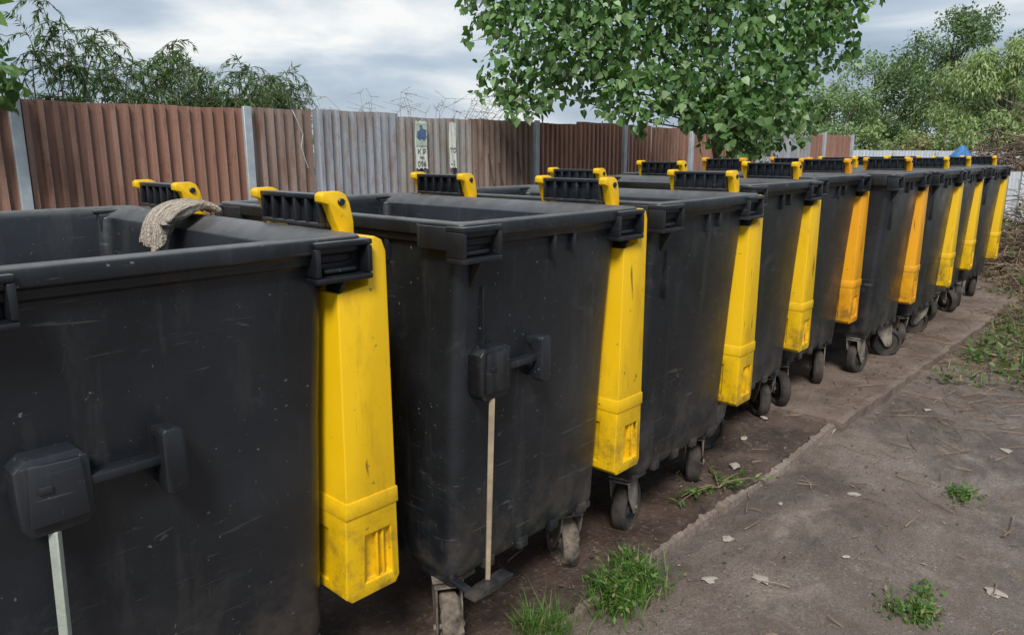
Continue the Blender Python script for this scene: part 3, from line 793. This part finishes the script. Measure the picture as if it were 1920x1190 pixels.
stick_pile(16.9, 2.15, 2.2, 2.05, 3600, "large brown heap of dry cut branches", .3, 1.1, .005, .015, 1500)
stick_pile(10.9, 1.15, 1.45, 1.02, 4200, "heap of dry twigs and weeds by slab end", .12, .6, .002, .007, 1800)
stick_pile(9.3, .35, 1.15, .46, 2600, "low spill of twigs and wilted weeds beside slab", .08, .45, .0015, .005, 2400)
stick_pile(7.7, .50, .75, .20, 1000, "low spill of twigs and wilted weeds beside slab", .06, .35, .0012, .004, 1300)
bm = bmesh.new()
V = []
for j in range(5):
    V.append([bm.verts.new(((.36*(1-j/4.3))*math.cos(k*math.pi/8)*(1+.25*math.sin(k*1.9)), (.36*(1-j/4.3))*math.sin(k*math.pi/8)*(1+.2*math.cos(k*1.3)), j*.11)) for k in range(16)])
for p, q in zip(V, V[1:]):
    for k in range(16): bm.faces.new((p[k], p[(k+1) % 16], q[(k+1) % 16], q[k]))
bm.faces.new(V[-1])
new_obj('tarp', bm_mesh('tarp', bm, [mat_simple('blue_tarp', (.04,.16,.42), (.08,.26,.55), 8, .45)]), loc=(16.1, 3.3, 1.12), label="crumpled blue tarp on the branch heap", category='tarp')
stick_pile(16.1, 3.4, 1.2, 1.30, 700, "heap of dry branches under a blue tarp")

# ------------------------------------------------------------------ grass, weeds, litter
def blades(pts, hmin, hmax, spread, width=.006):
    bm = bmesh.new()
    for (x, y, z, k) in pts:
        h = random.uniform(hmin, hmax)*k; a = random.uniform(0, 2*math.pi); s = random.uniform(.2, 1.)*spread*h
        wv = Vector((math.cos(a+1.57), math.sin(a+1.57), 0))*width*random.uniform(.6,1.3)
        d = Vector((math.cos(a), math.sin(a), 0))*s
        p0 = Vector((x, y, z)); p1 = p0+d*.35+Vector((0,0,h*.55)); p2 = p0+d+Vector((0,0,h*random.uniform(.7,1.)))
        v = [bm.verts.new(q) for q in (p0-wv, p0+wv, p1+wv*.8, p1-wv*.8, p2)]
        bm.faces.new((v[0], v[1], v[2], v[3])); bm.faces.new((v[3], v[2], v[4]))
    return bm
def tuft(x, y, R, n, h, lab, spread=.8, name='grass_tuft', width=.005, cat='grass tuft', leafy=0, subs=5):
    pts = []
    cs = [(0,0,1)]+[(random.gauss(0,.40)*R*1.2, random.gauss(0,.40)*R, random.uniform(.5,1.1)) for _ in range(subs)]
    for _ in range(n):
        cx, cy, ck = random.choice(cs)
        a = random.uniform(0, 2*math.pi); q = abs(random.gauss(0, .32))*R
        pts.append((cx+q*math.cos(a)*1.2, cy+q*math.sin(a), 0, ck*max(.3, 1-q/R*.4)))
    bm = blades(pts, h*.4, h, spread, width)
    o = new_obj(name, bm_mesh('tuft', bm, [L_GRASS]), loc=(x, y, .006), label=lab, category=cat)
    if leafy:
        C=[];T=[];N=[];S=[]
        for _ in range(leafy):
            cx, cy, ck = random.choice(cs)
            a = random.uniform(0, 2*math.pi); q = abs(random.gauss(0, .32))*R
            C.append((cx+q*math.cos(a)*1.2, cy+q*math.sin(a), random.uniform(.01, ck*h*.8*max(.15, 1-q/R*.6)))); T.append((math.cos(a)+random.gauss(0,.6), math.sin(a)+random.gauss(0,.6), random.gauss(.1,.5)))
            N.append((random.gauss(0,.4), random.gauss(0,.4), 1)); S.append(random.uniform(.012,.03))
        new_obj('leaves', leaves('leaves', C, T, N, S, L_GRASS, OVL*np.array([.7,1,1]), NARF), o)
    return o
tuft(1.97, 1.20, .17, 1200, .14, "lush green grass tuft at asphalt edge", .8, leafy=1000, width=.0026)
tuft(1.86, 1.25, .08, 300, .12, "lush green grass tuft at asphalt edge", .8, leafy=240, width=.0026)
tuft(1.57, 1.26, .10, 520, .17, "thin spiky grass tuft at asphalt edge", 1.1, width=.0018)
tuft(2.46, .47, .09, 240, .045, "small low weed growing through asphalt", .9, leafy=300, width=.0022)
tuft(3.55, .55, .11, 160, .04, "small low weed growing through asphalt", 1.8, leafy=120, width=.0022)
sp = new_obj('leafy_sprig', None, loc=(2.80, 1.33, .035), rot=(0,0,-.35), label="broken leafy green sprig lying at the kerb", category='sprig')
bm = bmesh.new(); C=[];T=[];N=[];S=[]
for k in range(11):
    a = random.gauss(0, .45); L = random.uniform(.08, .26)*random.choice((-1, 1))
    p = [Vector((L*f*math.cos(a), L*f*math.sin(a)*.8, .01+.025*math.sin(f*3.1))) for f in (0,.33,.66,1)]
    tube(bm, p, [.0022,.002,.0016,.001], 4)
    for _ in range(16):
        f = random.uniform(.1,1); q = p[0].lerp(p[3], f); C.append((q.x, q.y, .012+.02*random.random())); T.append((math.copysign(1,L)*.7+random.gauss(0,.5), random.gauss(0,.8), random.gauss(0,.2))); N.append((random.gauss(0,.3), random.gauss(0,.3), 1)); S.append(random.uniform(.025,.055))
new_obj('stem', bm_mesh('stem', bm, [M_TWIG]), sp)
new_obj('leaves', leaves('leaves', C, T, N, S, L_GRASS, NAR*np.array([1.4,1,1]), NARF), sp)
pts = []
while len(pts) < 9500:
    x = random.uniform(4.9, 15); y = random.uniform(-3.5, 1.12-(x-3.9)*.02)
    dns = noise.noise(Vector((x*.9, y*.9, 2)))+.35*noise.noise(Vector((x*3, y*3, 4)))
    edge = 5.3 + .7*(1.0-y)*.5
    if x > 9.9: y = random.uniform(-3.5, 3)
    if x < edge+.3*dns or dns < -.05: continue
    pts.append((x, y, 0, .55+max(0, dns)))
new_obj('grass', bm_mesh('grass', blades(pts, .04, .15, .9, .005), [L_GRASS]), kind='stuff', label="patchy green grass and weeds beside the slab", category='grass')
C=[];T=[];N=[];S=[]
for k in range(15000):
    x = random.uniform(4.9, 10.5); y = random.uniform(-1.8, 1.08)
    if x < 5.2 + .45*(1.0-y) or noise.noise(Vector((x*1.4, y*1.4, 8))) < -.12: continue
    C.append((x, y, random.uniform(.005,.07))); T.append((random.gauss(0,1), random.gauss(0,1), random.gauss(0,.4))); N.append((random.gauss(0,.3), random.gauss(0,.3), 1)); S.append(random.uniform(.02,.075))
new_obj('weeds', leaves('weeds', C, T, N, S, L_WEED, OVL, NARF), kind='stuff', label="low leafy weeds and wilted cuttings on soil", category='weeds')
C=[];T=[];N=[];S=[]
def gz(x, y): return .052 if (x < 4 and y > 1.29) else .068 if (x > 4 and y > 1.2) else .014
k = 0
while k < 9500:
    x = random.uniform(.8, 9.5); y = random.gauss(1.35, .30) if random.random() < .5 else random.uniform(-1.2, 1.3)
    if random.random() > max(.08, .5+2.2*(noise.noise(Vector((x*1.7, y*1.7, 11)))+.5*noise.noise(Vector((x*6, y*6, 3))))): continue
    k += 1
    C.append((x, y, gz(x, y))); T.append((random.gauss(0,1), random.gauss(0,1), random.gauss(0,.12))); N.append((random.gauss(0,.2), random.gauss(0,.2), 1)); S.append(random.uniform(.003,.011)*(1 if random.random() < .90 else 2.6))
L_DEAD = mat_leaf('dead_leaf', [(0., (.05,.035,.026)), (.5, (.11,.077,.052)), (.8, (.20,.15,.10)), (1., (.42,.35,.26))], .1, .8)
new_obj('leaf_litter', leaves('leaf_litter', C, T, N, S, L_DEAD, OVL, NARF), kind='stuff', label="small dead leaves and crumbs on the ground", category='litter')
bm = bmesh.new()
def twig(x, y, L):
    a = random.uniform(0, 6.28); d = Vector((math.cos(a), math.sin(a), 0))*L
    c = Vector((x, y, gz(x, y)+.002)); tube(bm, [c-d, c+Vector((random.gauss(0,.12*L), random.gauss(0,.12*L), .004)), c+d+Vector((0,0,.006))], [.0026,.0022,.0012], 4)
for k in range(300):
    twig(random.uniform(1.3, 9), random.uniform(-.8, 1.6), random.uniform(.012,.05)*(1 if random.random() < .90 else 2.2))
for k in range(700):
    twig(random.gauss(7.0, 1.5), random.gauss(.65, .35), random.uniform(.03,.14))
new_obj('twigs', bm_mesh('twigs', bm, [M_TWIG]), kind='stuff', label="scattered thin dry twigs on the ground", category='twigs')
def stone_mesh(seed):
    bm = bmesh.new(); bmesh.ops.create_icosphere(bm, subdivisions=2, radius=1)
    for v in bm.verts:
        v.co *= 1+.6*noise.noise(v.co*1.6+Vector((seed*7, 0, 0))); v.co.z *= .28
    return bm_mesh('stone', bm, [M_STONE], 50)
SM = [stone_mesh(i) for i in range(4)]
for i, (x, y, s_) in enumerate(((2.48,1.13,.022),(2.30,.92,.026),(2.18,1.05,.024),(3.05,1.38,.028),(2.98,1.52,.022),(3.4,1.5,.02),(2.75,.3,.03),(3.9,1.25,.03),(4.2,.5,.025),(3.2,.9,.02),(2.9,1.1,.012),(4.6,.95,.02),(2.1,.55,.014),(3.75,1.55,.02),(2.65,.75,.013),(3.5,.1,.02))):
    new_obj('stone', SM[i % 4], loc=(x, y, gz(x, y)-.004), rot=(0, 0, i*1.3), label="small flat pale stone on muddy asphalt", category='stone', group='scattered stones').scale = (s_*1.2, s_*.8, s_)
